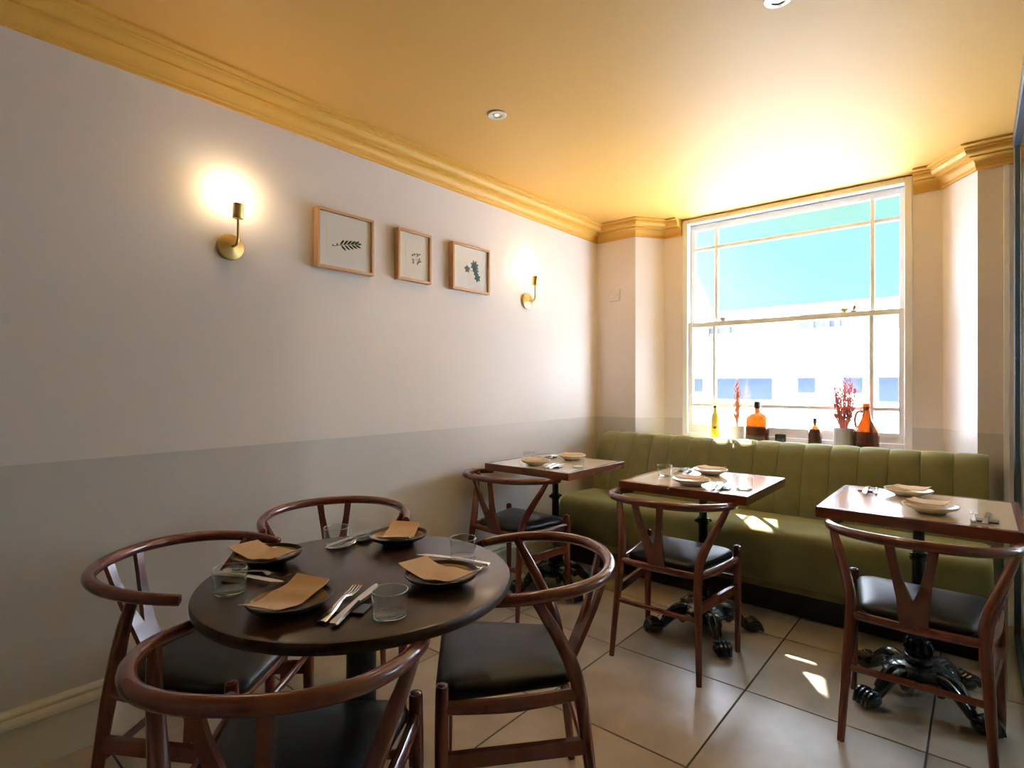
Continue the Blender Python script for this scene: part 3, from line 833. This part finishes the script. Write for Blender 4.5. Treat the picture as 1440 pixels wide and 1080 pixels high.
# ------------------------------------------------------------------ things on the sill
ZS = .8322
def thing(name, x, y, label, cat, group=None):
    o = empty(name, (x, y, ZS)); tag(o, label, cat, group); return o
b = thing('bottle', .892, 3.90, 'slim yellow bottle with a black bird mark on the sill', 'bottle', 'bottles on the window sill')
MB().lathe([(.024, 0), (.027, .004), (.027, .150), (.024, .166), (.012, .186), (.010, .195), (.010, .222)], 20).build('body', M['yellow'], b, True)
MB().lathe([(.0115, .220), (.0115, .236), (.009, .238)], 14).build('cap', M['cork'], b, True)
bm_ = MB()
for pts in ([(-.018, .082), (-.004, .074), (.010, .080), (.019, .098), (.006, .094), (.002, .088), (-.010, .090)],):
    vv = []
    for rr in (.0274, .0280):
        vv.append([(rr * math.sin(u / .027 + .45), -rr * math.cos(u / .027 + .45), v) for u, v in pts])
    bm_.loft(vv)
bm_.build('bird_mark', M['cork'], b)
b = thing('bottle', 1.179, 3.885, 'large amber apothecary bottle with dark stopper on the sill', 'bottle', 'bottles on the window sill')
MB().lathe([(.066, 0), (.073, .006), (.074, .14), (.070, .162), (.052, .185), (.026, .197), (.018, .205), (.018, .232), (.015, .232), (.015, .205), (.048, .180), (.066, .158), (.070, .14), (.070, .01), (.01, .008)], 32).build('body', M['amber'], b, True)
MB().lathe([(.021, .226), (.021, .268), (.018, .271)], 16).build('stopper', M['cork'], b, True)
b = thing('bottle', 1.521, 3.90, 'small amber bottle with dark cap alone on the sill', 'bottle', 'bottles on the window sill')
MB().lathe([(.034, 0), (.039, .005), (.039, .085), (.034, .102), (.016, .118), (.010, .124), (.010, .150), (.008, .150), (.008, .124), (.031, .098), (.036, .085), (.036, .008), (.005, .006)], 24).build('body', M['amber'], b, True)
MB().lathe([(.0115, .140), (.0115, .170), (.009, .172)], 12).build('cap', M['cork'], b, True)
b = thing('jug', 1.800, 3.875, 'brown glass jug with a loop handle, rightmost on the sill', 'bottle', 'bottles on the window sill')
MB().lathe([(.060, 0), (.066, .006), (.066, .085), (.062, .110), (.045, .140), (.028, .175), (.020, .210), (.017, .235), (.021, .240), (.021, .272), (.015, .272), (.015, .235), (.024, .180), (.040, .140), (.058, .108), (.062, .085), (.062, .01), (.01, .008)], 32).build('body', M['brown'], b, True)
MB().tube([(-.018, 0, .222), (-.045, 0, .218), (-.058, 0, .180), (-.054, 0, .135), (-.046, 0, .118)], .007, 8, 4, ref=(0, 1, 0)).build('handle', M['handle'], b, True)
b = thing('candle_jar', 1.322, 3.89, 'small dark glass jar between the two amber bottles', 'jar')
MB().lathe([(.030, 0), (.033, .003), (.034, .058), (.031, .058), (.030, .006), (.004, .005)], 24).build('body', M['jar'], b, True)

def dried(x, y, label, potm, stemm, pr, ph, sh, spread, n, flute):
    p = thing('dried_plant', x, y, label, 'plant', 'dried plants on the window sill')
    MB().lathe([(pr * .90, 0), (pr * .94, .004), (pr, ph), (pr * .92, ph), (pr * .86, ph - .015), (.004, ph - .016)], 72, flute=flute, famp=.018 if flute else 0).build('pot', M[potm], p, True)
    for k in range(n):
        a = 2 * PI * k / n + random.uniform(-.3, .3); r = random.uniform(.25, 1) * spread
        hgt = sh * random.uniform(.72, 1.0) * (1.05 - .35 * r / spread)
        base = Vector((math.cos(a) * r * .18, math.sin(a) * r * .18, ph - .02))
        tip = Vector((math.cos(a) * r, math.sin(a) * r * .8, ph + hgt)); mid = base.lerp(tip, .5) + Vector((math.cos(a) * r * .18, 0, 0))
        m = MB(); m.tube([base, mid, tip], [.0040, .0034, .0022], 5, 4)
        for q in range(15):
            t = .25 + .72 * q / 10
            c = base.lerp(mid, t * 2) if t < .5 else mid.lerp(tip, t * 2 - 1)
            an = random.uniform(0, 2 * PI); L = random.uniform(.022, .045) * (1.1 - .5 * t)
            e = c + Vector((math.cos(an) * L * .7, math.sin(an) * L * .7, L))
            m.tube([c, c.lerp(e, .5) + Vector((0, 0, -.003)), e], [.0026, .0038, .0022], 4, 2)
        m.build('stem', M[stemm], p)
dried(1.680, 3.895, 'coral red dried branches in a grey fluted pot', 'greypot', 'coral', .056, .118, .280, .075, 20, 24)
dried(1.040, 3.91, 'slender orange dried stems in a white pot', 'whitepot', 'straw', .048, .100, .300, .026, 7, 0)
